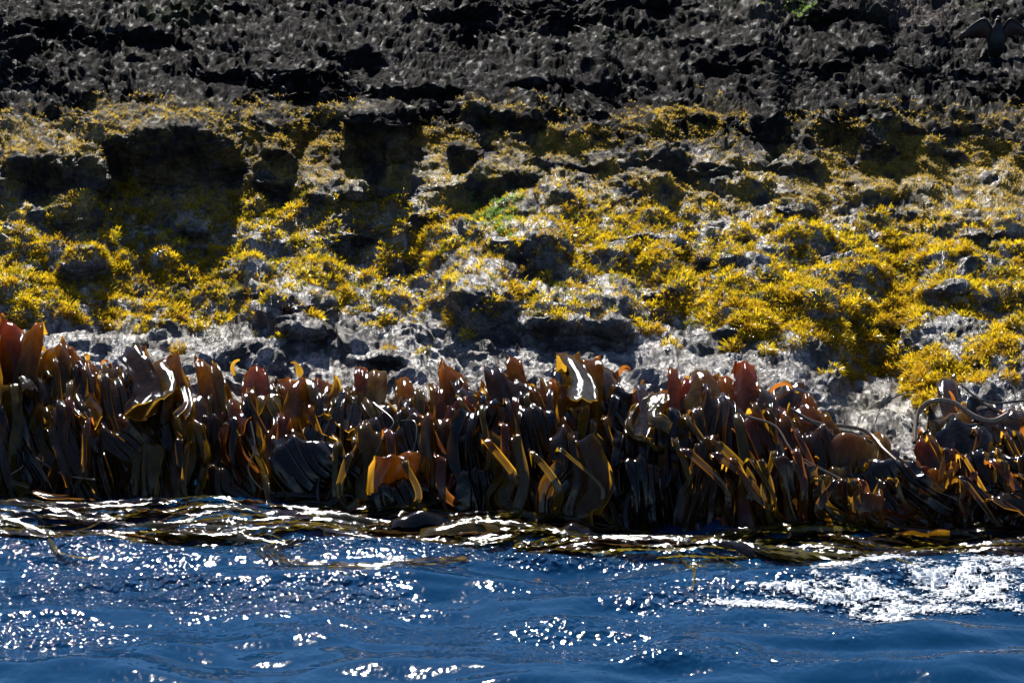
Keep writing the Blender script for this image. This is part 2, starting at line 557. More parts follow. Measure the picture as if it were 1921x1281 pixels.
# the slope runs on to both sides beyond the frame
for sgn, col in ((-1, 0), (1, NC - 1)):
    prof = np.concatenate([P[::2, col], Pfull[NR:, col]], 0)
    cpro = np.concatenate([c[::2, col], np.repeat(c[-1:, col], len(tail), 0)], 0)
    dxs = np.concatenate([[0], np.cumsum(np.concatenate([np.full(70, 0.025), np.linspace(0.025, 0.16, 50)]))])
    Q = np.repeat(prof[:, None, :], len(dxs), 1)
    Q[..., 0] += sgn * dxs[None, :]
    fade = sstep(0, 0.5, dxs)[None, :]
    qn = 0.10 * perlin(Q[..., 0] * 1.3, Q[..., 1] * 2, Q[..., 2] * 2, 201) + 0.12 * (np.abs(perlin(Q[..., 0] * 2.3, Q[..., 1] * 2.6, Q[..., 2] * 3.5, 21)) - 0.2) + 0.05 * perlin(Q[..., 0] * 7, Q[..., 1] * 6, Q[..., 2] * 8, 203) + 0.03 * perlin(Q[..., 0] * 19, Q[..., 1] * 14, Q[..., 2] * 20, 204)
    Q[..., 2] += qn * fade
    if sgn > 0:
        Q = Q
    ext = grid_mesh('rock_slope', Q if sgn > 0 else Q[:, ::-1])
    pc = np.ones((Q.shape[0] * Q.shape[1], 4), np.float32)
    cc = np.repeat(cpro[:, None, :], len(dxs), 1)
    pc[:, :3] = (cc if sgn > 0 else cc[:, ::-1]).reshape(-1, 3)
    a_ = ext.attributes.new('pigment_shade', 'FLOAT_COLOR', 'POINT'); a_.data.foreach_set('color', pc.ravel())
    a_ = ext.attributes.new('wet', 'FLOAT', 'POINT'); a_.data.foreach_set('value', np.full(len(pc), 0.4, np.float32))
    link('rock_slope', ext, M_rock, kind='structure')
Nf = normals(P)
if Nf[NR // 2, NC // 2, 2] < 0:
    Nf = -Nf


def rock_at(px, py):
    i = int(np.clip((1110 - py) / STEP, 0, NR - 1)); j = int(np.clip((px + 260) / STEP, 0, NC - 1))
    return P[i, j], Nf[i, j]


def rock_y(px, py):
    i = int(np.clip((1110 - py) / STEP, 0, NR - 1)); j = int(np.clip((px + 260) / STEP, 0, NC - 1))
    return float(Yb[i, j])


# ------------------------------------------------------------ the sea
WSTEP = 2.2
wpx = np.arange(-320, 2240, WSTEP)
wrow = np.arange(925, 1520, WSTEP * 0.9)
WX, WR = np.meshgrid(wpx, wrow)
WY = y_of_row(WR, 0.0)
WP = at_y(WX, WR, WY)
x, y = WP[..., 0], WP[..., 1]
wz = 0.020 * perlin(x * 0.75 + 0.25 * y, y * 1.5, 0.2, 51) * 2.2
wz += 0.068 * perlin(x * 1.5 - 0.35 * y, y * 3.1, 1.7, 52)
wz += 0.014 * perlin(x * 3.6 + 0.5 * y, y * 6.6, 2.7, 53)
calm = sstep(1110, 1180, WR + 25 * perlin(x * 2, y * 2, 0, 60))
wz += 0.0040 * perlin(x * 8 + 1.0 * y, y * 13, 3.7, 54) * (1 - 0.75 * calm)
ruf = np.zeros_like(WX)
for (bx, by, rx, ry, a) in [(150, 1100, 300, 55, 1.1), (500, 1125, 300, 42, 0.9), (200, 1010, 520, 24, 1.3), (1000, 1030, 900, 24, 1.2), (60, 1190, 300, 36, .6), (900, 1180, 500, 30, .35), (1300, 1230, 500, 26, .3),
                            (1700, 1095, 330, 50, 1.3), (1350, 1125, 300, 26, 0.7), (700, 1180, 260, 24, 0.35), (1250, 1110, 300, 26, 0.5), (1500, 1180, 200, 20, 0.3)]:
    d = np.sqrt(((WX - bx) / rx) ** 2 + ((WR - by) / ry) ** 2) + 0.5 * perlin(x * 2.2, y * 3.5, 9.1, 61)
    ruf = np.maximum(ruf, a * sstep(1.2, 0.4, d))
wz += ruf * (0.0045 * perlin(x * 16, y * 22, 4.7, 55) + 0.0018 * perlin(x * 38, y * 46, 5.7, 56))
edge = sstep(-320, -220, WX) * sstep(2240, 2140, WX) * sstep(1520, 1460, WR)
wz = wz * edge
WP[..., 2] = wz
wme = grid_mesh('sea', WP)
att = wme.attributes.new('ruffle', 'FLOAT', 'POINT'); att.data.foreach_set('value', np.clip(0.05 + 0.95 * ruf, 0, 1).astype(np.float32).ravel())
wme.polygons.foreach_set('use_smooth', np.ones(len(wme.polygons), bool))
sea = link('sea', wme, M_water, kind='structure')
if wme.polygons[0].normal.z < 0:
    wme.flip_normals()
# the open sea round it, one sheet with a hole where the fine sheet lies
far = 2500.0
c0 = WP[-1, 0]; c1 = WP[-1, -1]; c2 = WP[0, -1]; c3 = WP[0, 0]
V = [c0, c1, c2, c3, (-far, -far, 0), (far, -far, 0), (far, far, 0), (-far, far, 0)]
V = [(v[0], v[1], 0.0) for v in V]
ome = raw_mesh('open_sea', V, [[4, 5, 1, 0], [5, 6, 2, 1], [6, 7, 3, 2], [7, 4, 0, 3]])
link('open_sea', ome, M_water, kind='structure')


def wave_z(px, row):
    i = int(np.clip((row - 925) / (WSTEP * 0.9), 0, len(wrow) - 1)); j = int(np.clip((px + 320) / WSTEP, 0, len(wpx) - 1))
    return float(wz[i, j])


# foam, its white also standing in for sun glare on the water
fm = np.zeros_like(WX)
for (bx, by, rx, ry) in [(1860, 1100, 200, 55), (1620, 1065, 190, 13), (1560, 1110, 190, 22), (1400, 1135, 170, 12), (1720, 1130, 160, 22), (1930, 1070, 120, 20), (2150, 1100, 200, 50)]:
    d = np.sqrt(((WX - bx) / rx) ** 2 + ((WR - by) / ry) ** 2)
    fm = np.maximum(fm, sstep(1.25, 0.1, d))
fn = fbm(x * 4, y * 6, 3.3, 6, 0.75, 71)
fe = fm * (0.60 + 0.9 * fn + 0.5 * perlin(x * 26, y * 22, 0.7, 73) + 0.4 * perlin(x * 60, y * 50, 0.7, 74)) 
keep = fe > 0.31
fz = WP.copy()
fz[..., 2] += 0.006 + 0.012 * np.clip(fe - 0.30, 0, 1) + 0.004 * perlin(x * 45, y * 45, 0.1, 72)
k4 = keep[:-1, :-1] & keep[1:, :-1] & keep[:-1, 1:] & keep[1:, 1:]
link('foam_glare', grid_mesh('foam_glare', fz, k4), M_foam, kind='stuff', label='white sea foam and imitated sun glare on the blue water near the kelp', category='foam')


ff = np.clip(fe - 0.24, 0, 0.5) * ((WX > -60) & (WX < 2300))
pk = rng.choice(ff.size, 7000, replace=False, p=(ff / ff.sum()).ravel())
ico = np.array([(0, 0, 1), (.85, 0, .35), (.26, .8, .35), (-.69, .5, .35), (-.69, -.5, .35), (.26, -.8, .35), (.69, .5, -.3), (-.26, .8, -.3), (-.85, 0, -.3), (-.26, -.8, -.3), (.69, -.5, -.3)], np.float32)
icf = np.array([(0, 1, 2), (0, 2, 3), (0, 3, 4), (0, 4, 5), (0, 5, 1), (1, 6, 2), (2, 7, 3), (3, 8, 4), (4, 9, 5), (5, 10, 1), (2, 6, 7), (3, 7, 8), (4, 8, 9), (5, 9, 10), (1, 10, 6)], np.int32)
cen = fz.reshape(-1, 3)[pk] + np.stack([rng.normal(0, .012, 7000), rng.normal(0, .02, 7000), np.zeros(7000)], -1)
sz = rng.uniform(0.002, 0.007, 7000) * (0.6 + 0.8 * rng.random(7000))
fv = (cen[:, None, :] + ico[None] * sz[:, None, None] * np.array([1.6, 1.2, 0.45])).reshape(-1, 3)
ffc = (icf[None] + (np.arange(7000) * 11)[:, None, None]).reshape(-1, 3)
link('foam_bubbles', raw_mesh('foam_bubbles', fv, ffc), M_foam, kind='stuff', label='loose white froth bubbles round the foam on the blue water', category='foam')

# ------------------------------------------------------------ wording of labels: where a repeat stands
TUFT_MARKS = [(1000, 500, 'the central dark hollow'), (300, 310, 'the left cave'), (720, 330, 'the wedge shaped hollow'), (925, 400, 'the pale green algae'),
              (535, 645, 'the lone tuft on bare rock'), (1745, 702, 'the stalk arch'), (1660, 770, 'the pale rock slope'), (1592, 352, 'the spiky brown clump'),
              (500, 585, 'the maroon anemones'), (60, 540, 'the left end of the band'), (1890, 560, 'the right end of the band'), (1130, 560, 'the pale central ledge'),
              (1430, 640, 'the lower right ledge'), (1300, 420, 'the dark notch'), (1700, 450, 'the ochre mounds'), (1480, 520, 'the middle of the right band'), (200, 480, 'the middle of the left band')]
KELP_MARKS = [(368, 800, 'the broad dark hood'), (445, 762, 'the pinkish shouldered blade'), (665, 780, 'the big olive hood'), (925, 800, 'the long red blade'),
              (1098, 740, 'the bright amber hood'), (1060, 880, 'the low amber dome'), (1225, 830, 'the black curtain'), (1420, 800, 'the pink topped hood'),
              (1615, 840, 'the three lobed olive blade'), (1742, 930, 'the amber crown'), (145, 680, 'the amber tent'), (68, 790, 'the left olive hood'),
              (848, 700, 'the sunlit amber hood'), (1800, 780, 'the stalk arch'), (745, 880, 'the low amber fold'), (540, 820, 'the amber rimmed blade'),
              (275, 870, 'the low olive fold'), (1310, 760, 'the flat red shelf'), (580, 1045, 'the hairpin loop'), (1850, 1090, 'the foam'), (960, 975, 'the brown blade humps'),
              (225, 745, 'the silver stalk'), (60, 610, 'the small orange blade'), (670, 955, 'the pale blade tip hump'), (790, 975, 'the blue grey hump'), (1075, 1000, 'the small grey hump'), (1300, 1080, 'the hooked pale strap'), (1600, 1045, 'the brown reaching strap'), (150, 1100, 'the sparkling patch at left'), (90, 1025, 'the yellowish sunken strap'), (20, 880, 'the looping stalk'), (1500, 740, 'the right amber curl')]


def where_is(px, py, marks):
    best = min(marks, key=lambda q: (q[0] - px) ** 2 + (1.6 * (q[1] - py)) ** 2)
    dx, dy = px - best[0], 1.6 * (py - best[1])
    dist = math.hypot(dx, dy)
    vert = 'above' if dy < 0 else 'below'
    hor = 'left of' if dx < 0 else 'right of'
    if abs(dx) > 2.2 * abs(dy):
        w = hor
    elif abs(dy) > 2.2 * abs(dx):
        w = vert
    else:
        w = vert + ' and ' + hor
    return ('close ' if dist < 45 else ('' if dist < 110 else 'well ')) + w + ' ' + best[2]


# ------------------------------------------------------------ rockweed tufts
def tuft_mesh(name, nb, L, width, seed, seg=4, spread=1.0, fork=True, droop=1.0):
    r = random.Random(seed)
    V = []; F = []
    for b in range(nb):
        a = r.uniform(0, 2 * math.pi)
        rad = L * 0.42 * math.sqrt(r.random())
        root = Vector((math.cos(a) * rad, math.sin(a) * rad, -0.012))
        tilt = r.uniform(0.1, 1.15) * spread
        ad = a + r.uniform(-0.7, 0.7)
        d = Vector((math.cos(ad) * math.sin(tilt), math.sin(ad) * math.sin(tilt), math.cos(tilt)))
        l = L * r.uniform(0.5, 1.1)
        side = d.cross(Vector((r.uniform(-1, 1), r.uniform(-1, 1), r.uniform(-.4, 1)))).normalized()
        w = width * r.uniform(0.7, 1.3)
        p = root.copy(); st = l / seg
        base_i = len(V)
        for s in range(seg + 1):
            t = s / seg
            ww = w * (0.5 + 0.9 * t) * (1 - 0.75 * t ** 4)
            V.append(p - side * ww); V.append(p + side * ww)
            d = (d + Vector((r.uniform(-.42, .42), r.uniform(-.42, .42) - 0.13 * droop, r.uniform(-.5, .12) * droop))).normalized()
            p = p + d * st
        for s in range(seg):
            i = base_i + 2 * s
            F.append((i, i + 1, i + 3, i + 2))
        if fork and r.random() < 0.7:      # a side lobe
            i = base_i + 2 * (seg // 2)
            q = (Vector(V[i]) + Vector(V[i + 1])) * 0.5
            d2 = (d + side * r.choice((-1, 1)) * 0.9).normalized()
            j = len(V)
            e = q + d2 * l * 0.35
            V.extend([q - side * w * .5, q + side * w * .5, e + side * w, e - side * w])
            F.append((j, j + 1, j + 2, j + 3))
    return np.array([tuple(v) for v in V], np.float32), np.array(F, np.int32)


tufts = [tuft_mesh('t', 96, 0.052, 0.0021, 100 + i) for i in range(8)]
tuft_me = []
for i, (v, f) in enumerate(tufts):
    mm = raw_mesh('rockweed_tuft', v, f); mm.materials.append(M_weed if i % 2 == 0 else M_weed2)
    tuft_me.append(mm)

blobs_y = [  # where the yellow weed grows: x, y, rx, ry, density
    (40, 520, 70, 80, .9), (20, 470, 60, 40, .7), (250, 480, 170, 60, .8), (360, 430, 60, 34, .8), (345, 500, 80, 45, .9), (180, 560, 110, 40, .9),
    (330, 560, 100, 45, .8), (470, 480, 110, 24, .7), (640, 505, 120, 34, .8), (560, 410, 90, 28, .5), (780, 460, 80, 40, .7), (235, 380, 26, 60, .7),
    (450, 395, 110, 26, .5), (730, 400, 70, 40, .5), (700, 490, 60, 30, .7), (690, 550, 50, 24, .5), (770, 500, 60, 24, .6), (520, 505, 70, 24, .5),
    (1080, 430, 90, 44, .8), (1200, 430, 120, 36, .8), (1130, 500, 80, 34, .8), (1230, 500, 110, 50, .9), (1330, 480, 110, 56, .8), (1300, 575, 50, 36, .8),
    (1500, 460, 150, 50, 1), (1700, 490, 210, 60, .9), (1450, 560, 150, 60, .9), (1600, 580, 180, 50, 1), (1420, 620, 100, 34, .9), (1560, 630, 110, 40, .9),
    (1850, 580, 90, 60, .8), (1880, 500, 90, 60, .8), (1870, 650, 60, 30, .7), (1690, 690, 45, 26, .8), (1740, 700, 50, 40, .9), (1590, 690, 40, 26, .6), (1830, 700, 60, 26, .7),
    (1990, 560, 120, 120, .9), (-90, 520, 120, 90, .9), (1240, 400, 120, 30, .5), (1500, 420, 80, 24, .5), (1740, 740, 40, 22, .7), (1620, 510, 200, 40, .6),
]
bare = [(400, 645, 110, 30), (1130, 555, 120, 36), (900, 515, 80, 30), (1660, 770, 60, 70), (560, 550, 50, 22), (1000, 500, 60, 50), (900, 610, 60, 50), (470, 640, 90, 30), (1800, 620, 60, 24), (1330, 640, 50, 30), (1570, 490, 40, 20), (650, 620, 90, 40)]
dens = np.zeros_like(PX)
for (bx, by, rx, ry, a) in blobs_y:
    d = np.sqrt(((PX - bx) / rx) ** 2 + ((PY - by) / ry) ** 2)
    dens = np.maximum(dens, a * sstep(1.5, 0.45, d))
for (bx, by, rx, ry) in bare:
    d = np.sqrt(((PX - bx) / rx) ** 2 + ((PY - by) / ry) ** 2)
    dens *= 1 - 0.9 * sstep(1.2, 0.6, d)
patch = fbm(X * 3.0, Y * 3.0, Z * 4, 3, 0.6, 81)
dens = dens * sstep(-0.75, 0.05, patch)
dens = dens * (K - PY > -10) * (1 - 0.6 * steep) * (1 - 0.75 * hollow)
# sample positions by density
dens = np.maximum(dens, 0.22 * sstep(370, 420, PY + 40 * patch) * sstep(640, 560, PY) * (1 - 0.6 * steep))
pd = (dens / dens.sum()).ravel()
NT_ALL = 7200
pick = rng.choice(pd.size, NT_ALL, replace=False, p=pd)
pi, pj = np.divmod(pick, NC)
# extra isolated tufts
isolated = [
    (265, 618, 'beside the pale rock above the red-tipped kelp'), (335, 652, 'alone above the kelp on pale grey rock'),
    (535, 645, 'alone in the middle of bare grey rock'), (690, 592, 'on bare rock between two dark cracks'),
    (725, 602, 'on the pale rock right of the middle crack'), (856, 600, 'hanging at the left edge of the dark hollow'),
    (880, 640, 'drooping below the hollow above an amber hood'), (730, 660, 'low on the rock above the orange curl of kelp'),
    (800, 668, 'just above the brightest amber hood'), (966, 545, 'draped over the sharp edge of the dark hollow'),
    (1258, 652, 'alone on pale rock above the kelp'), (1745, 702, 'above the stalk arch, largest of the low right patch'),
    (1595, 700, 'alone on the pale rock slope above the coiled stalks'), (1690, 690, 'above the pale bare rock slope'),
    (1825, 700, 'on wet grey rock above the flat stalks'), (1300, 578, 'hanging in a clump below the yellow band'),
    (650, 560, 'on the streaked white rock below the left band'), (1875, 655, 'at the photo edge below the main yellow band')]


def tuft_matrix(p, n, s):
    up = (Vector(n) * 0.75 + Vector((0, -0.1, 0.55))).normalized()
    q = up.to_track_quat('Z', 'Y')
    return Matrix.Translation(Vector(p) + up * 0.004) @ q.to_matrix().to_4x4() @ Matrix.Rotation(random.uniform(-0.6, 0.6), 4, 'Z') @ Matrix.Scale(s, 4)


used = 0
for (ix, iy, where) in isolated:
    p, n = rock_at(ix, iy)
    o = link('rockweed_tuft', tuft_me[used % 8], label='yellow rockweed tuft ' + where, category='seaweed', group='yellow rockweed tufts on the rock')
    o.matrix_world = tuft_matrix(p, n, random.uniform(1.15, 1.5))
    used += 1
scl = rng.uniform(0.65, 1.25, NT_ALL)
key = (PY[pi, pj] / 640.0) * scl
inframe = (PX[pi, pj] > 5) & (PX[pi, pj] < 1915)
order = np.argsort(-(key * inframe))
for q in order[:270]:
    p = P[pi[q], pj[q]]; n = Nf[pi[q], pj[q]]
    gx, gy = PX[pi[q], pj[q]], PY[pi[q], pj[q]]
    side = 'in the thick band above the stalk arch' if gx > 1300 else ('in the patches beside the dark hollow' if gx > 760 else 'in the patches above the amber kelp')
    idx = int(q) % 8
    tone = 'bright yellow' if idx % 2 == 0 else 'ochre brown'
    o = link('rockweed_tuft', tuft_me[idx], label=f'{"large" if scl[q] > 1.12 else ("medium" if scl[q] > 0.95 else "small")} {tone} rockweed tuft {where_is(gx, gy, TUFT_MARKS)}', category='seaweed', group='yellow rockweed tufts on the rock')
    o.matrix_world = tuft_matrix(p, n, float(scl[q]) * 1.05)


def joined(name, protos, locs, mats_of, mat, **props):
    Vs = []; Fs = []; off = 0
    for (p, n, s, k) in locs:
        v, f = protos[k]
        M = np.array(tuft_matrix(p, n, s))
        Vs.append(v @ M[:3, :3].T + M[:3, 3]); Fs.append(f + off); off += len(v)
    me = raw_mesh(name, np.concatenate(Vs), np.concatenate(Fs))
    return link(name, me, mat, **props)


rest = order[270:]
small = [tuft_mesh('s', 26, 0.036, 0.0020, 200 + i, seg=2) for i in range(6)]
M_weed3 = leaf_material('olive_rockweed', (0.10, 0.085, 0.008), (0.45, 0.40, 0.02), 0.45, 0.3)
halfA = [(P[pi[q], pj[q]], Nf[pi[q], pj[q]], 1.3 * float(scl[q]), int(q) % 6) for q in rest[::3]]
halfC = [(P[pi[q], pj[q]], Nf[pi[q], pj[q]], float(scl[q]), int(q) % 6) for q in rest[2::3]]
joined('rockweed_cover', small, halfC, None, M_weed3, kind='stuff', label='olive rockweed scattered between the yellow tufts', category='seaweed')
halfB = [(P[pi[q], pj[q]], Nf[pi[q], pj[q]], 1.3 * float(scl[q]), int(q) % 6) for q in rest[1::3]]
joined('rockweed_cover', small, halfA, None, M_weed, kind='stuff', label='bright yellow rockweed covering the middle of the rock slope', category='seaweed')
joined('rockweed_cover', small, halfB, None, M_weed2, kind='stuff', label='ochre brown rockweed mixed through the yellow cover', category='seaweed')

# short tan turf on the ledges above
td = sstep(0.1, 0.7, tan_m) * (1 - 0.8 * steep)
extra = np.zeros_like(PX)
for (bx, by, rx, ry) in [(1750, 340, 220, 70), (1560, 360, 120, 40), (800, 300, 90, 50), (600, 270, 90, 50), (300, 235, 160, 26), (60, 270, 110, 40), (1280, 225, 120, 40), (1080, 262, 60, 24), (1250, 370, 200, 40), (1800, 420, 140, 60)]:
    d = np.sqrt(((PX - bx) / rx) ** 2 + ((PY - by) / ry) ** 2)
    extra = np.maximum(extra, sstep(1.3, 0.5, d))
td = np.clip(td * 0.4 + extra * sstep(-0.3, 0.3, fine) * (1 - steep), 0, 1) * (1 - 0.95 * hollow)
tp = (td / td.sum()).ravel()
pick = rng.choice(tp.size, 11500, replace=False, p=tp)
ti, tj = np.divmod(pick, NC)
turf = [tuft_mesh('g', 7, 0.028, 0.0022, 300 + i, seg=2, fork=False, spread=1.2) for i in range(6)]
joined('turf_cover', turf, [(P[a, b], Nf[a, b], random.uniform(.6, 1.2), k % 6) for k, (a, b) in enumerate(zip(ti, tj))], None, M_turf,
       kind='stuff', label='short tan turf of algae on the sunlit rock ledges', category='seaweed')
# green sea lettuce patch under the middle ledge
gl = []
for k in range(150):
    gx = random.gauss(925, 30); gy = random.gauss(400, 18)
    p, n = rock_at(gx, gy); gl.append((p, n, random.uniform(.5, 1.0), k % 6))
for k in range(26):
    gx = random.gauss(1500, 30); gy = random.gauss(18, 10)
    p, n = rock_at(gx, gy); gl.append((p, n, random.uniform(.5, 1.0), k % 6))
joined('green_algae', small, gl, None, M_green, kind='stuff', label='pale green algae on the rock ledges', category='algae')

for (mx, my, lab) in [(474, 575, 'maroon sea anemone bump under the left yellow band'), (546, 596, 'maroon sea anemone bump right of the other, on streaked rock'),
                      (1592, 352, 'dark brown spiky weed tuft standing on the golden ledge')]:
    v, f = tuft_mesh('m', 70, 0.05, 0.004, my, seg=3, droop=0.4)
    mm = raw_mesh('weed_clump', v, f); mm.materials.append(M_maroon)
    p, n = rock_at(mx, my)
    o = link('weed_clump', mm, label=lab, category='anemone' if my > 500 else 'seaweed')
    o.matrix_world = tuft_matrix(p, n, 1.0)


# ------------------------------------------------------------ bull kelp
def catmull(pts, n):
    pts = [np.array(p, float) for p in pts]
    ext = [2 * pts[0] - pts[1]] + pts + [2 * pts[-1] - pts[-2]]
    out = []
    segs = len(pts) - 1
    for i in range(n):
        u = i / (n - 1) * segs
        k = min(int(u), segs - 1); t = u - k
        p0, p1, p2, p3 = ext[k:k + 4]
        out.append(0.5 * ((2 * p1) + (-p0 + p2) * t + (2 * p0 - 5 * p1 + 4 * p2 - p3) * t * t + (-p0 + 3 * p1 - 3 * p2 + p3) * t ** 3))
    return np.array(out)


def set_thin(me, vals):
    at = me.attributes.new('thin', 'FLOAT', 'POINT'); at.data.foreach_set('value', np.asarray(vals, np.float32))


CLEAR = {'amber': 0.5, 'red': 0.36, 'olive': 0.4, 'dark': 0.08, 'black': 0.0}


def blade_mesh(pts, width, r, clear=0.04, fingers=3, split=0.4, hood=0.45, nv=30, cols=6, taper=1.1, yaw=0.0, pleat=1.0):
    """blade along pts, shouldered at its bend, splitting into straps further down; thin and clear at its margins"""
    cl = catmull(pts, nv)
    seg = np.linalg.norm(np.diff(cl, axis=0), axis=1)
    s = np.concatenate([[0], np.cumsum(seg)]); s /= s[-1]
    tan_ = np.gradient(cl, axis=0); tan_ /= np.linalg.norm(tan_, axis=1, keepdims=True)
    V = []; F = []; T_ = []
    ph = [r.uniform(0, 6.28) for _ in range(8)]
    lean = r.choice((-1, 1)) * r.uniform(0.05, 0.5)
    top_w = r.uniform(0.55, 0.9); w1 = r.uniform(0.04, 0.18); w2 = r.uniform(0.05, 0.14); drift = r.uniform(-0.5, 0.9)
    cuts = sorted([-1] + [-1 + 2 * (k + r.uniform(-0.25, 0.25)) / fingers for k in range(1, fingers)] + [1])
    curl_l, curl_r = r.uniform(-0.2, 1.1), r.uniform(-0.2, 1.1)
    for fgi in range(fingers):
        u0, u1 = cuts[fgi], cuts[fgi + 1]
        uc = (u0 + u1) / 2
        sw = r.uniform(-1, 1); sd = r.uniform(-1, 1); tw = r.uniform(-1.6, 1.6); gp = r.uniform(0.1, 0.55)
        cut_end = nv if r.random() < 0.8 else int(nv * r.uniform(0.8, 0.98))
        fph = r.uniform(0, 6.28)
        fsp = split + r.uniform(-0.12, 0.2) * (1 - split)
        base_i = len(V)
        for i in range(cut_end):
            t = s[i]
            sp = float(np.clip((t - fsp) / (1 - fsp), 0, 1)) if fingers > 1 else 0.0
            sp0 = float(np.clip((t - split) / (1 - split), 0, 1)) if fingers > 1 else 0.0
            w = width * (top_w + (1 - top_w) * float(sstep(0, 0.25, t))) * (1 + 0.16 * math.sin(4 * t + ph[0])) * (1 - (1 - taper) * float(sstep(0.5, 1, t)))
            tipw = 1 - float(sstep(0.88, 1.0, t)) * 0.35
            T = tan_[i]
            side = np.array([math.cos(yaw), math.sin(yaw), 0.0])
            side = side - T * side.dot(T); side /= np.linalg.norm(side) + 1e-9
            nrm = np.cross(side, T)
            if nrm[1] > 0 and abs(nrm[1]) > 0.3:
                nrm = -nrm
            elif nrm[2] < 0 and abs(nrm[1]) <= 0.3:
                nrm = -nrm
            bend = math.exp(-((t - 0.14) / 0.16) ** 2)
            for c_ in range(cols):
                u = u0 + (u1 - u0) * c_ / (cols - 1)
                uu = uc + (u - uc) * (1 - gp * sp) * tipw
                loc = (u - uc) / (u1 - u0) * 2
                cur = curl_l if uu < 0 else curl_r
                off_n = -hood * (abs(uu) ** 3) * width * (0.35 + 0.5 * bend) * cur
                off_z = width * bend * (lean * uu - hood * (abs(uu) ** 2.5) * 0.6 + w1 * math.sin(uu * 3.6 + ph[5]) + w2 * math.sin(uu * 8 + ph[6]))
                pl = pleat * width * (0.04 + 0.15 * t) * (1.0 - 1.7 * abs(math.sin(uu * 2.6 + ph[1] + 1.3 * math.sin(2.6 * t + ph[2]))) + 0.4 * math.sin(uu * 9.5 + ph[3] + 3 * t))
                fr = width * 0.11 * (abs(uu) ** 6) * math.sin(t * 34 + ph[4] + (2 if uu > 0 else 0))
                twist = tw * sp * loc * width * (u1 - u0) * 0.4
                p = cl[i] + side * (uu * w + width * 0.22 * math.sin(3.2 * t + ph[7]) * t + drift * width * 0.5 * uu * uu * t + sw * sp * sp * width * 0.35 + 0.015 * sp * math.sin(8 * t + fph)) \
                    + nrm * (off_n + pl + fr + twist + sd * sp * width * 0.3) + np.array([0, 0, off_z])
                V.append(p)
                rim = max(abs(uu) ** 7, sp0 ** 0.5 * abs(loc) ** 9 * 0.8)
                T_.append((0.55 if clear < 0.25 else 1.0) * min(1.0, clear * max(0.15, 1.3 - 1.5 * t) + rim + 0.75 * bend ** 2 + 0.10 * math.sin(5 * t + 3 * uu + ph[7])))
        for i in range(cut_end - 1):
            for c_ in range(cols - 1):
                a = base_i + i * cols + c_
                F.append((a, a + 1, a + cols + 1, a + cols))
    me = raw_mesh('blade', np.array(V), F)
    set_thin(me, np.clip(T_, 0, 1))
    import bmesh
    bm = bmesh.new(); bm.from_mesh(me)
    bmesh.ops.remove_doubles(bm, verts=bm.verts, dist=0.0006)
    bm.to_mesh(me); bm.free()
    me.polygons.foreach_set('use_smooth', np.ones(len(me.polygons), bool))
    return me


def tube_mesh(pts, r0, r1, n=24, k=7, flat=1.0, name='stipe'):
    cl = catmull(pts, n)
    tan_ = np.gradient(cl, axis=0); tan_ /= np.linalg.norm(tan_, axis=1, keepdims=True)
    V = []
    for i in range(n):
        T = tan_[i]; up = np.array([0, 0.2, 1.0])
        a = np.cross(T, up); a /= np.linalg.norm(a) + 1e-9; b = np.cross(a, T)
        rr = r0 + (r1 - r0) * i / (n - 1)
        for j in range(k):
            th = 2 * math.pi * j / k
            V.append(cl[i] + rr * (a * math.cos(th) + b * flat * math.sin(th)))
    F = []
    for i in range(n - 1):
        for j in range(k):
            F.append((i * k + j, i * k + (j + 1) % k, (i + 1) * k + (j + 1) % k, (i + 1) * k + j))
    return raw_mesh(name, V, F)


def W(px, py, Y):
    return at_y(px, py, Y)


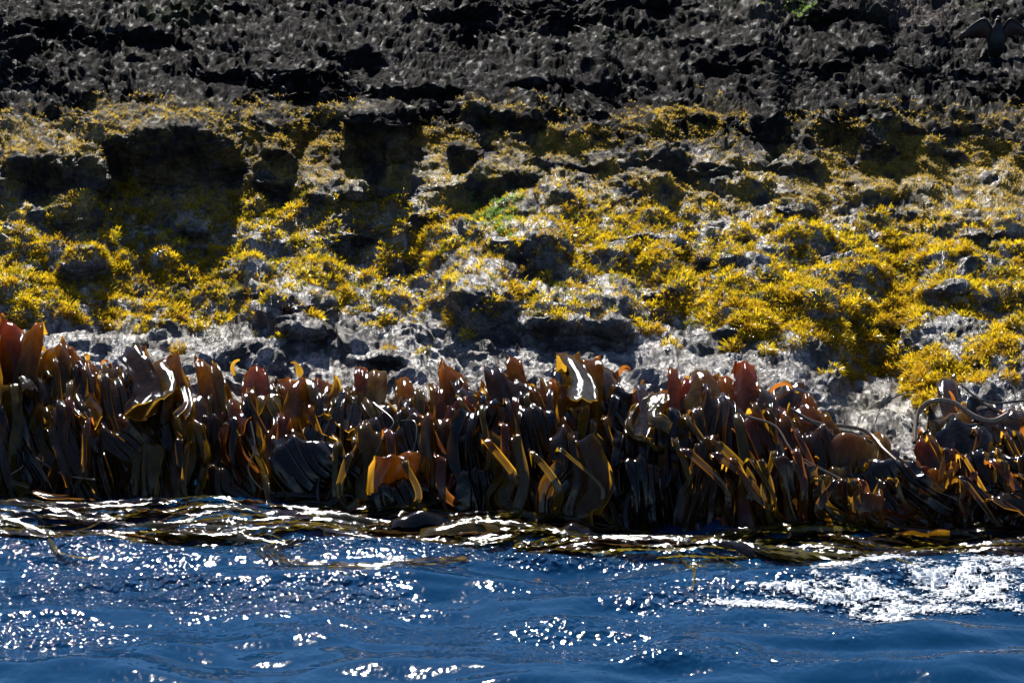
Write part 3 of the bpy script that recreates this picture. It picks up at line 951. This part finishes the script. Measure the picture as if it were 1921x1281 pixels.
def make_kelp(xt, yt, xb, yb, wpx, kind, label, r, group=None, fingers=None, out=None, trail=0, hood=None, pleat=1.0, split=None, short=False, dim=1.0):
    if out is None:
        out = 0.12 + max(0, (yt - ktop(xt))) / 300.0 * 0.52
    Yr = rock_y(xt, min(yt + 25, 990))
    ywx = float(np.interp(xt, pxs, YWC))
    Yt = min(Yr, ywx + 0.85) - out if yt > ktop(xt) - 60 else Yr - 0.05
    apex = W(xt, yt, Yt)
    width = 0.5 * wpx * Yt / FL
    rootp = apex + np.array([r.uniform(-0.03, 0.03), 0.05 + 0.04 * r.random(), -0.05 - 0.05 * r.random()])
    Ye = min(Yt - 0.02 - 0.05 * r.random(), ywx - 0.08 - 0.12 * r.random())
    yb = max(yb, (925 if xt < 700 else 965) + 40 * r.random()) if not short else yb
    end = W(xb, yb, Ye)
    if not short: end[2] = min(end[2], 0.03) - 0.05 * r.random() if not trail else 0.005
    d = end - apex
    sx = r.uniform(-.07, .07); bow = r.uniform(0.015, 0.045) if short else r.uniform(0.03, 0.11)
    pts = [rootp, apex + np.array([0, 0.03, 0.0]), apex + d * 0.10 + np.array([0, -bow * .6, 0.03]),
           apex + d * 0.4 + np.array([sx, -bow, 0]), apex + d * 0.72 + np.array([-sx * 0.7, -bow * 0.6, 0]), end]
    if trail:
        for k in range(1, 4):
            pts.append(end + np.array([trail * 0.14 * k, -0.03 * k - 0.02 * r.random(), 0.012 - 0.004 * k]))
    fingers = fingers if fingers else max(1, int(wpx / 38 + r.uniform(0, 1.6)))
    if short:
        pts = pts[:5]
    root = thing('bull_kelp', label, 'kelp', tuple(rootp), group)
    me = blade_mesh([p - rootp for p in pts], width, r, fingers=fingers, split=split if split is not None else r.uniform(0.28, 0.55),
                    hood=hood if hood is not None else r.uniform(0.35, 0.6), nv=36 + (6 if trail else 0), yaw=r.uniform(-0.6, 0.6), pleat=pleat, clear=CLEAR[kind] * (2.2 if short else 1) * dim)
    b = link('blade', me, KM[kind], root)
    so = b.modifiers.new('thickness', 'SOLIDIFY'); so.thickness = 0.006; so.offset = 0; so.use_rim = True; so.use_rim_only = True
    st = tube_mesh([np.array([0, 0.05, -0.05]), np.array([0, 0.0, 0.0]), (pts[1] - rootp) * 0.7], 0.012, 0.006, 6, 6)
    link('stipe', st, KM['dark'], root)
    return root


R = random.Random(11)
heroes = [
    (368, 745, 385, 940, 108, 'dark', 'broad dark kelp hood with a thin amber rim, widest on the left', dict(fingers=3, split=.7, hood=.5, pleat=.5)),
    (445, 762, 455, 900, 66, 'red', 'pinkish red shouldered kelp blade beside the broad dark hood', dict(hood=.5)),
    (540, 790, 545, 935, 82, 'amber', 'amber rimmed kelp blade with curved straps sweeping right', dict(trail=1)),
    (665, 742, 700, 945, 118, 'olive', 'big glossy olive kelp hood with highlight, above the centre left water', dict(fingers=5, split=.3)),
    (745, 858, 730, 950, 92, 'amber', 'low amber kelp fold beside the dazzling white glint', dict()),
    (862, 748, 850, 930, 60, 'red', 'red rimmed kelp hood left of the long red diagonal blade', dict()),
    (925, 758, 1015, 965, 74, 'red', 'long red kelp blade slanting down to the right', dict(fingers=4)),
    (1098, 728, 1110, 900, 92, 'amber', 'bright amber kelp hood with a folded shoulder, near the centre', dict(fingers=3, pleat=.6)),
    (1060, 828, 1085, 985, 112, 'amber', 'wide low kelp dome with an amber rim, below the bright amber hood', dict(fingers=3, split=.6, pleat=.5)),
    (1135, 690, 1150, 850, 66, 'dark', 'upright dark kelp blade with flat shining top at the fringe', dict()),
    (1225, 792, 1235, 988, 130, 'black', 'black kelp curtain of many thin straps, centre right', dict(fingers=7, split=.2)),
    (1300, 712, 1330, 980, 110, 'red', 'red brown kelp with flat shiny shelf top over dark straps', dict(fingers=5, split=.25)),
    (1420, 786, 1470, 962, 96, 'red', 'pink topped kelp hood with the strongest highlight on the right', dict(fingers=5, split=.3)),
    (1615, 815, 1650, 965, 90, 'olive', 'olive kelp with three hanging lobes under the coiled stalks', dict(fingers=4, split=.2)),
    (1742, 885, 1770, 1000, 96, 'amber', 'amber kelp crown low on the right beside purple wet rock', dict(fingers=5, split=.2)),
    (1778, 708, 1775, 830, 44, 'dark', 'narrow upright kelp stub with a pale pink top', dict(fingers=2)),
    (145, 664, 165, 800, 100, 'amber', 'amber tent shaped kelp at the top of the left fringe', dict(fingers=3)),
    (68, 762, 75, 905, 84, 'olive', 'olive kelp hood by the left edge with curling straps', dict(trail=-1)),
    (60, 612, 66, 700, 52, 'amber', 'small orange kelp blade highest at the left edge', dict()),
    (18, 605, 16, 700, 50, 'red', 'small red kelp blade cut by the left edge', dict()),
    (585, 716, 578, 870, 78, 'amber', 'orange brown kelp arch left of the big olive hood', dict()),
    (848, 690, 850, 790, 74, 'amber', 'sunlit amber kelp hood with a white peak below the drooping tuft', dict()),
    (960, 700, 965, 810, 60, 'red', 'red brown curled kelp at the fringe below the dark hollow', dict()),
    (275, 832, 280, 935, 72, 'olive', 'low olive kelp fold hanging just above the floating straps', dict()),
    (1480, 722, 1510, 860, 70, 'dark', 'dark kelp blade behind the pink topped hood', dict()),
    (1060, 695, 1066, 800, 50, 'black', 'blue black kelp roll at the fringe near the centre', dict(fingers=2)),
    (1398, 680, 1405, 780, 52, 'red', 'pale pink kelp curl highest on the right of the fringe', dict()),
    (1500, 742, 1530, 860, 60, 'amber', 'amber kelp curl above the pale bare rock slope', dict()),
    (998, 770, 985, 900, 50, 'olive', 'narrow olive kelp blade left of the bright amber hood', dict(fingers=2)),
    (915, 810, 935, 960, 60, 'olive', 'grey olive kelp strap bending down to the water, centre', dict(fingers=3)),
    (780, 745, 800, 900, 84, 'dark', 'smooth dark kelp blade right of the big olive hood', dict(fingers=3)),
    (1560, 880, 1590, 985, 76, 'olive', 'olive kelp cluster touching the water below the long stalk', dict(fingers=4)),
    (1800, 790, 1800, 900, 140, 'black', 'black kelp curtain in the shade of the stalk arch', dict(fingers=6)),
    (1900, 770, 1905, 900, 70, 'dark', 'dark kelp blade with a red corner at the right edge', dict()),
    (700, 800, 690, 940, 54, 'olive', 'inner olive kelp lobe under the big olive hood', dict()),
    (225, 690, 240, 830, 84, 'dark', 'dark kelp blade with pale shining edge beside the amber tent', dict()),
    (320, 665, 330, 760, 48, 'amber', 'glowing orange kelp leaf above the broad dark hood', dict(fingers=1)),
    (475, 690, 500, 800, 60, 'red', 'orange red kelp curl beside the bare grey rock', dict()),
    (210, 770, 215, 920, 90, 'dark', 'dark kelp blade under the thin silver stalk', dict(fingers=4)),
    (130, 740, 128, 880, 70, 'dark', 'dark kelp fold between the olive hood and the silver stalk', dict()),
]
for h in heroes:
    xt, yt, xb, yb, wp, kd, lab, kw = h
    make_kelp(xt, yt, xb, yb, wp, kd, lab, R, group='bull kelp hanging over the rock edge', **kw)

names = {'dark': 'dark brown', 'black': 'near black', 'amber': 'amber', 'olive': 'olive', 'red': 'red brown'}
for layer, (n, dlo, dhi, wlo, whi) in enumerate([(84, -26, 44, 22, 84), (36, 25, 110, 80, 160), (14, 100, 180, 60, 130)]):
    for i in range(n):
        xt = -180 + (i + R.uniform(0.1, 0.9)) / n * 2280
        if (1600 < xt < 1720 and layer == 0) or (xt > 1700 and i % 2):
            continue
        yt = ktop(xt) + R.uniform(dlo, dhi) + 14 * math.sin(xt / 61.0) + 9 * math.sin(xt / 23.0 + 1)
        yt = min(yt, 880 if xt < 700 else 925)
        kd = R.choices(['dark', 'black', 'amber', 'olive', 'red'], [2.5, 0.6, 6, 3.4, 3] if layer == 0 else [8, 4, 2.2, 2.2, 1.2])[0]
        yb = min(yt + R.uniform(110, 260), 1000)
        wB = wlo + (whi - wlo) * R.random() ** 1.7
        shrt = layer == 0 and R.random() < 0.28
        slot = ['topping the fringe', 'halfway down the fringe', 'low near the water'][layer]
        third = 'left of the big olive hood' if xt < 640 else ('between the olive hood and black curtain' if xt < 1240 else 'right of the black curtain')
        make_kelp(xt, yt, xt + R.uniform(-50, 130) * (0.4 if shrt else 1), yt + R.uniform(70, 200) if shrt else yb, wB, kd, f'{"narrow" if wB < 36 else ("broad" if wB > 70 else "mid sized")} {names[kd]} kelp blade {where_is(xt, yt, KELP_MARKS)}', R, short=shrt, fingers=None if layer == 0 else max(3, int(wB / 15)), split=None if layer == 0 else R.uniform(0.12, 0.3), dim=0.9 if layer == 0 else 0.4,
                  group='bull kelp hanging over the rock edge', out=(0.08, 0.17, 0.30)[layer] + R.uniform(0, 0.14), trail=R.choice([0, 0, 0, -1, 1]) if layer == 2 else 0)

# small curled tips and leaflets along the top of the fringe
def curl_mesh(r, L, w):
    n, c_ = 12, 4
    V = []; T_ = []
    a0 = r.uniform(0.2, 1.4); turn = r.uniform(1.5, 4.0) * r.choice((-1, 1)); lean = r.uniform(-0.8, 0.8); ph = r.uniform(0, 6)
    p = np.zeros(3); th = a0
    for i in range(n):
        t = i / (n - 1)
        th2 = math.pi / 2 + lean + turn * t * t * 0.8
        d = np.array([math.cos(th2), -0.35 + 0.5 * math.sin(3 * t + ph), math.sin(th2)]); d /= np.linalg.norm(d)
        side = np.cross(d, [math.sin(ph), 1.0, 0.2]); side /= np.linalg.norm(side)
        ww = w * (0.35 + math.sin(math.pi * min(1, 0.15 + t * 0.8)))
        for j in range(c_):
            u = -1 + 2 * j / (c_ - 1)
            V.append(p + side * u * ww + np.cross(side, d) * (0.4 * w * u * u + 0.15 * w * math.sin(9 * t + 3 * u + ph)))
            T_.append(0.35 + 0.6 * abs(u) * t)
        p = p + d * L / (n - 1)
    idx = np.arange(n * c_).reshape(n, c_)
    F = np.stack([idx[:-1, :-1], idx[:-1, 1:], idx[1:, 1:], idx[1:, :-1]], -1).reshape(-1, 4)
    me = raw_mesh('kelp_curl', V, F); set_thin(me, T_)
    return me


curl_protos = []
for i in range(14):
    mm = curl_mesh(R, R.uniform(0.07, 0.17), R.uniform(0.006, 0.016)); mm.materials.append(KM[('red', 'amber', 'red', 'amber', 'dark', 'olive', 'red')[i % 7]])
    curl_protos.append(mm)
for i in range(60):
    cx_ = R.uniform(-60, 1600) if i % 7 else R.uniform(1720, 2000)
    cy_ = ktop(cx_) + R.uniform(2, 70)
    k = i % 14
    tone = {'red': 'orange red', 'amber': 'amber', 'dark': 'dark brown', 'olive': 'olive'}[('red', 'amber', 'red', 'amber', 'dark', 'olive', 'red')[k % 7]]
    reg = 'above the left dark hood' if cx_ < 500 else ('between the grey rock and olive hood' if cx_ < 900 else ('under the dark rock hollow' if cx_ < 1240 else 'beside the pale rock slope'))
    o = link('kelp_curl', curl_protos[k], label=f'small {tone} kelp curl {where_is(cx_, cy_, KELP_MARKS)}', category='kelp', group='small curled kelp tips along the fringe')
    pw_ = W(cx_, cy_, rock_y(cx_, min(cy_ + 10, 930)) - R.uniform(0.02, 0.16))
    o.location = tuple(pw_); s_ = R.uniform(0.7, 1.2); o.scale = (s_, s_, s_); o.rotation_euler = (R.uniform(-.3, .3), 0, R.uniform(-.6, .6))

# narrow straps hanging between the broad blades
for i in range(124):
    xt = R.uniform(-80, 1680) if i % 6 else R.uniform(1740, 2000)
    yt = ktop(xt) + R.uniform(5, 150)
    yt = min(yt, 850 if xt < 700 else 900)
    kd = R.choices(['dark', 'amber', 'olive', 'red', 'black'], [3, 3, 3, 1.5, 1])[0]
    third = 'left of the big olive hood' if xt < 640 else ('between the olive hood and black curtain' if xt < 1240 else 'right of the black curtain')
    make_kelp(xt, yt, xt + R.uniform(-50, 150), 1000, R.uniform(7, 18), kd, f'thin hanging {names[kd]} kelp strap {where_is(xt, (yt + 980) / 2, KELP_MARKS)}', R,
              group='narrow kelp straps among the blades', out=0.14 + (yt - ktop(xt)) / 300 * 0.48 + 0.06 + R.uniform(0, 0.06), fingers=1, dim=0.55)

# long bare stalks
M_stalk = plain('kelp_stalk', (0.16, 0.11, 0.075), 0.22, 0.35, 40)
M_stalk_d = plain('dark_kelp_stalk', (0.05, 0.04, 0.03), 0.18, 0.3, 40)
stalks = [
    ([(1715, 830), (1722, 775), (1750, 752), (1790, 756), (1830, 782), (1862, 790), (1890, 778)], 0.020, 0.030, M_stalk, 'thick tan kelp stalk arching over the black curtain', .38),
    ([(1480, 765), (1530, 792), (1590, 800), (1630, 812), (1660, 845), (1710, 890)], 0.013, 0.022, M_stalk, 'long grey stalk running down beside the pale rock', .34),
    ([(1490, 772), (1545, 803), (1600, 812), (1636, 830)], 0.010, 0.012, M_stalk_d, 'thin stalk lying parallel under the long grey stalk', .36),
    ([(1400, 780), (1455, 800), (1490, 850), (1560, 890), (1640, 930)], 0.010, 0.014, M_stalk, 'stalk slanting down right from the pink topped hood', .42),
    ([(150, 790), (180, 762), (215, 743), (250, 741), (285, 744)], 0.006, 0.008, M_stalk, 'thin silver stalk bent above the dark left blades', .36),
    ([(700, 755), (738, 790), (722, 815), (706, 850)], 0.009, 0.006, M_stalk_d, 'knobbly thin stalk crossing the big olive hood', .40),
    ([(745, 790), (776, 790), (782, 815), (774, 850)], 0.008, 0.006, M_stalk_d, 'hooked thin stalk over the smooth dark blade', .40),
    ([(1820, 745), (1870, 756), (1921, 752), (1990, 760)], 0.010, 0.012, M_stalk_d, 'flat dark stalk with sparkling edge at the right', .30),
    ([(1800, 720), (1850, 760), (1900, 785)], 0.010, 0.012, M_stalk_d, 'stalk slanting right from the pink topped stub', .32),
    ([(1640, 800), (1655, 760), (1690, 740), (1712, 736)], 0.005, 0.007, M_stalk_d, 'thin curved stalk on the pale bare rock slope', .12),
    ([(470, 790), (478, 840), (466, 880), (490, 915), (530, 930)], 0.009, 0.008, M_stalk, 'amber stalk curling down beside the red shouldered blade', .44),
    ([(20, 890), (45, 870), (40, 830), (70, 860), (120, 890), (180, 900)], 0.007, 0.009, M_stalk, 'looping olive stalk at the lower left edge', .44),
]
for pts, r0, r1, mt, lab, out in stalks:
    Pw = [W(a, b, min(rock_y(a, min(b, 930)), float(np.interp(a, pxs, YWC)) + 0.85) - out) for a, b in pts]
    o0 = Pw[0].copy()
    o = link('kelp_stalk', tube_mesh([p - o0 for p in Pw], r0 * .55, r1 * .55, 36, 8, name='kelp_stalk'), mt, label=lab, category='kelp stalk')
    o.location = tuple(o0)

# floating straps at the waterline
def strap_mesh(pts, w0, r, nv=28, cols=4):
    cl = catmull(pts, nv)
    tan_ = np.gradient(cl, axis=0); tan_ /= np.linalg.norm(tan_, axis=1, keepdims=True)
    V = []
    ph = r.uniform(0, 6); tl = r.uniform(-0.3, 0.3)
    for i in range(nv):
        t = i / (nv - 1)
        w = w0 * (0.35 + 0.65 * math.sin(math.pi * min(1, t * 1.1 + 0.06)) ** 0.6)
        side = np.cross(tan_[i], [0, 0, 1]); side /= np.linalg.norm(side) + 1e-9
        th = tl + 0.35 * math.sin(5 * t + ph)
        sd = side * math.cos(th) + np.array([0, 0, 1]) * math.sin(th)
        nn = np.cross(sd, tan_[i])
        if nn[2] < 0: nn = -nn
        for c_ in range(cols):
            u = -1 + 2 * c_ / (cols - 1)
            V.append(cl[i] + sd * u * w + nn * (w * 0.14 * (1 - u * u)) + nn * 0.005 * math.sin(t * 95 + ph + 2 * u))
    F = []
    for i in range(nv - 1):
        for c_ in range(cols - 1):
            a = i * cols + c_
            F.append((a, a + 1, a + cols + 1, a + cols))
    me = raw_mesh('floating_kelp_strap', V, F); set_thin(me, np.tile([1, .3, .3, 1] if cols == 4 else [1, .3, 1], nv))
    return me


KM['mat'] = kelp_material('wet_mat_kelp', (0.022, 0.018, 0.004), (0.45, 0.32, 0.03), 0.3, 0.08, 60, 0.004)
KM['mat2'] = kelp_material('brown_mat_kelp', (0.020, 0.011, 0.007), (0.35, 0.18, 0.05), 0.25, 0.08, 60, 0.004)
KM['mat3'] = kelp_material('yellow_mat_kelp', (0.07, 0.055, 0.004), (0.55, 0.42, 0.03), 0.35, 0.14)
for i in range(285):
    x0 = R.uniform(800, 2050) if i % 2 else R.uniform(-350, 1000)
    left = x0 < 950
    row = R.uniform(942, 1012) if left else R.uniform(985, 1032)
    if R.random() < 0.25 and x0 > 1150:
        row = R.uniform(1015, 1045)
    Lp = R.uniform(130, 420)
    n = 6
    sl = R.uniform(-0.05, 0.03) if left else R.uniform(-0.02, 0.05)
    amp_ = R.uniform(2, 9)
    ph = R.uniform(0, 6)
    pts = []
    zb = R.uniform(0.002, 0.03) if row < 1000 else R.uniform(0.003, 0.018)
    for k in range(n):
        px_ = x0 + Lp * k / (n - 1)
        rw = row + sl * Lp * k / (n - 1) + amp_ * math.sin(k * 1.1 + ph)
        Y_ = y_of_row(max(rw, 935), zb)
        p = at_y(px_, rw, Y_)
        p[2] = zb + wave_z(px_, rw) + 0.008 * math.sin(k * 1.7 + ph)
        if k in (0, n - 1): p[2] -= 0.02
        pts.append(p)
    o0 = pts[0].copy()
    kd = R.choices(['mat', 'mat2', 'mat3', 'black'], [5, 4, (2.5 if x0 > 1100 else .7), 1])[0]
    me = strap_mesh([p - o0 for p in pts], R.uniform(0.011, 0.034), R)
    reg = 'in the left mat under the dark hood' if x0 < 480 else ('in the middle mat under the white glint' if x0 < 1150 else 'in the right mat under the black curtain')
    o = link('floating_kelp_strap', me, KM[kd], label=f'{dict(mat="olive", mat2="brown", mat3="yellow olive", black="near black")[kd]} kelp strap, {"long" if Lp > 300 else ("short" if Lp < 200 else "medium")}, floating {where_is(x0 + Lp / 2, row, KELP_MARKS)}', category='kelp', group='kelp straps floating at the waterline')
    o.location = tuple(o0)

# the loop of straps trailing in the water, centre left
for i in range(4):
    o_ = i * 7
    o_ = i * 14
    pts2 = [(545 + o_, 1016), (505 + o_, 1022), (482 + o_, 1033), (515 + o_ * .8, 1050 - i), (600 + o_ * .3, 1062 - i * 2), (700, 1070 - i * 3), (800, 1064 - i * 3), (880, 1050 - i * 3)]
    pw = []
    for a, b in pts2:
        p = at_y(a, b, y_of_row(b, 0.012)); p[2] = 0.012 + wave_z(a, b); pw.append(p)
    o0 = pw[0].copy()
    o = link('trailing_kelp_strap', strap_mesh([p - o0 for p in pw], 0.008, R, 44, 3), KM['mat2' if i % 2 else 'mat'],
             label=('outermost', 'second', 'third', 'innermost')[i] + ' thin kelp strap of the hairpin loop trailing on blue water', category='kelp', group='hairpin loop of trailing straps')
    o.location = tuple(o0)
for pts2, lab in [([(1270, 1040), (1290, 1058), (1302, 1080), (1300, 1118)], 'thin pale strap hooking down in the blue water'),
                  ([(1296, 1052), (1322, 1066), (1322, 1090)], 'short pale strap beside the hooked one'),
                  ([(1330, 1042), (1370, 1050), (1392, 1064)], 'pale olive strap slanting right off the right mat'),
                  ([(1500, 1030), (1600, 1050), (1680, 1068), (1715, 1080)], 'brown strap reaching towards the foam'),
                  ([(90, 1018), (115, 1040), (180, 1046)], 'yellowish strap under the surface at the left')]:
    pw = []
    for a, b in pts2:
        p = at_y(a, b, y_of_row(b, 0.01)); p[2] = 0.008 + wave_z(a, b); pw.append(p)
    o0 = pw[0].copy()
    o = link('trailing_kelp_strap', strap_mesh([p - o0 for p in pw], 0.010, R, 24, 3), KM['mat3'], label=lab, category='kelp')
    o.location = tuple(o0)
# smooth humps of blade lifting out of the mat
for (a, b, wp, hp, kd, lab) in [(790, 968, 130, 26, 'black', 'blue grey blade hump lifting from the middle mat'), (880, 985, 190, 22, 'olive', 'long flat brown blade hump in the middle mat'),
                                (1075, 990, 90, 24, 'black', 'small grey blade hump under the amber rimmed dome'), (670, 942, 50, 22, 'olive', 'pale pointed blade tip under the olive hood')]:
    Y_ = float(y_of_row(b + hp * 0.6, 0.0))
    wm = wp * Y_ / FL; hm = hp * Y_ / FL
    Vv = []; nu, nv = 26, 9
    for i in range(nv):
        for j in range(nu):
            u = -1 + 2 * j / (nu - 1); v = i / (nv - 1)
            prof = (1 - abs(u) ** 2.4) ** 0.9
            Vv.append((u * wm / 2, -0.05 + v * 0.16 + 0.02 * math.sin(3 * u), hm * prof * math.sin(math.pi * (0.08 + 0.8 * v)) + 0.006 * math.sin(7 * u + 3 * v) - 0.01))
    idx = np.arange(nu * nv).reshape(nv, nu)
    F = np.stack([idx[:-1, :-1], idx[:-1, 1:], idx[1:, 1:], idx[1:, :-1]], -1).reshape(-1, 4)
    o = link('kelp_blade_hump', raw_mesh('kelp_blade_hump', Vv, F), KM[kd], label=lab, category='kelp')
    o.location = (float((a - PW / 2) / FL * Y_ * 1.03), Y_, 0.0)


# ------------------------------------------------------------ the cormorant drying its wings
M_bird = leaf_material('black_plumage', (0.004, 0.004, 0.005), (0.02, 0.01, 0.01), 0.05, 0.6)
M_wing = leaf_material('wing_feathers', (0.022, 0.015, 0.013), (0.13, 0.055, 0.04), 0.22, 0.6)
M_bill = plain('bill', (0.35, 0.26, 0.16), 0.4)


def lathe_body(stations, k=14):
    V = []; F = []
    for (c_, rx, ry) in stations:
        for j in range(k):
            th = 2 * math.pi * j / k
            V.append((c_[0] + rx * math.cos(th), c_[1] + ry * math.sin(th), c_[2]))
    n = len(stations)
    for i in range(n - 1):
        for j in range(k):
            F.append((i * k + j, i * k + (j + 1) % k, (i + 1) * k + (j + 1) % k, (i + 1) * k + j))
    return raw_mesh('body', V, F)


bp, _ = rock_at(1867, 112)
sB = 0.88 * float(bp[1]) / FL          # metres per photo pixel there
bird = thing('cormorant', 'black cormorant standing on the dark rock with both wings spread to dry', 'bird', (float(bp[0]), float(bp[1]) - 0.03, float(bp[2]) - 0.01))
def px_(v): return v * sB
st = [((0.0, 0.06, 0.0), .012, .010), ((0, 0.05, px_(8)), px_(10), px_(10)), ((0, 0.02, px_(22)), px_(17), px_(18)), ((0, 0.0, px_(42)), px_(20), px_(20)),
      ((0, -0.005, px_(60)), px_(18), px_(17)), ((0.0, -0.005, px_(72)), px_(13), px_(12)), ((0.005, -0.01, px_(80)), px_(7), px_(7)),
      ((0.006, -0.015, px_(85)), px_(5.5), px_(6)), ((0.005, -0.03, px_(90)), px_(6.5), px_(9)), ((0.003, -0.035, px_(95)), px_(5.5), px_(8)), ((0.002, -0.035, px_(98)), px_(2), px_(2))]
body = link('body', lathe_body(st), M_bird, bird)
sb = body.modifiers.new('smooth', 'SUBSURF'); sb.levels = 1; sb.render_levels = 2
link('bill', tube_mesh([np.array([0.0, -0.05, px_(92)]), np.array([-0.02, -0.075, px_(91)]), np.array([-0.035, -0.09, px_(87)])], 0.006, 0.002, 6, 6, name='bill'), M_bill, bird)
tl = link('tail', raw_mesh('tail', [(-.02, .06, .06), (.02, .06, .06), (.035, .12, -.03), (-.035, .12, -.03), (-.02, .05, .05), (.02, .05, .05), (.035, .11, -.035), (-.035, .11, -.035)],
                           [(0, 1, 2, 3), (4, 7, 6, 5), (0, 4, 5, 1), (2, 6, 7, 3), (1, 5, 6, 2), (0, 3, 7, 4)], False), M_bird, bird)
for s in (-1, 1):
    # leading edge: shoulder, raised wrist, drooping tip; the flight feathers hang from it
    lead = [np.array([s * px_(12), 0.0, px_(72)]), np.array([s * px_(26), -0.01, px_(90)]), np.array([s * px_(40), 0.0, px_(86)]), np.array([s * px_(58), 0.02, px_(72)]), np.array([s * px_(74), 0.04, px_(60)])]
    cl = catmull(lead, 22)
    fe_len = np.interp(np.linspace(0, 1, 22), [0, .3, .6, .85, 1], [px_(34), px_(36), px_(30), px_(24), px_(8)])
    V = []
    nf = 6
    for i in range(22):
        dirv = np.array([s * (0.05 + 0.55 * i / 21), 0.10, -1.0]); dirv /= np.linalg.norm(dirv)
        scal = 1.0 + (0.06 if i % 3 else -0.10)
        for j in range(nf):
            v = j / (nf - 1)
            V.append(cl[i] + dirv * fe_len[i] * v * scal + np.array([0, -0.018 * math.sin(math.pi * v) + (0.003 if i % 2 else 0), 0]))
    idx = np.arange(22 * nf).reshape(22, nf)
    F = np.stack([idx[:-1, :-1], idx[:-1, 1:], idx[1:, 1:], idx[1:, :-1]], -1).reshape(-1, 4)
    w_ = link('wing', raw_mesh('wing', V, F), M_wing, bird)
    so = w_.modifiers.new('thickness', 'SOLIDIFY'); so.thickness = 0.005
    link('wing_arm', tube_mesh(lead, 0.011, 0.005, 18, 7, name='wing_arm'), M_bird, w_)
    link('foot', tube_mesh([np.array([s * .018, 0.02, .05]), np.array([s * .02, 0.0, -0.01]), np.array([s * .024, -0.04, -0.012])], 0.008, 0.012, 6, 6, flat=.6, name='foot'), M_bird, bird)
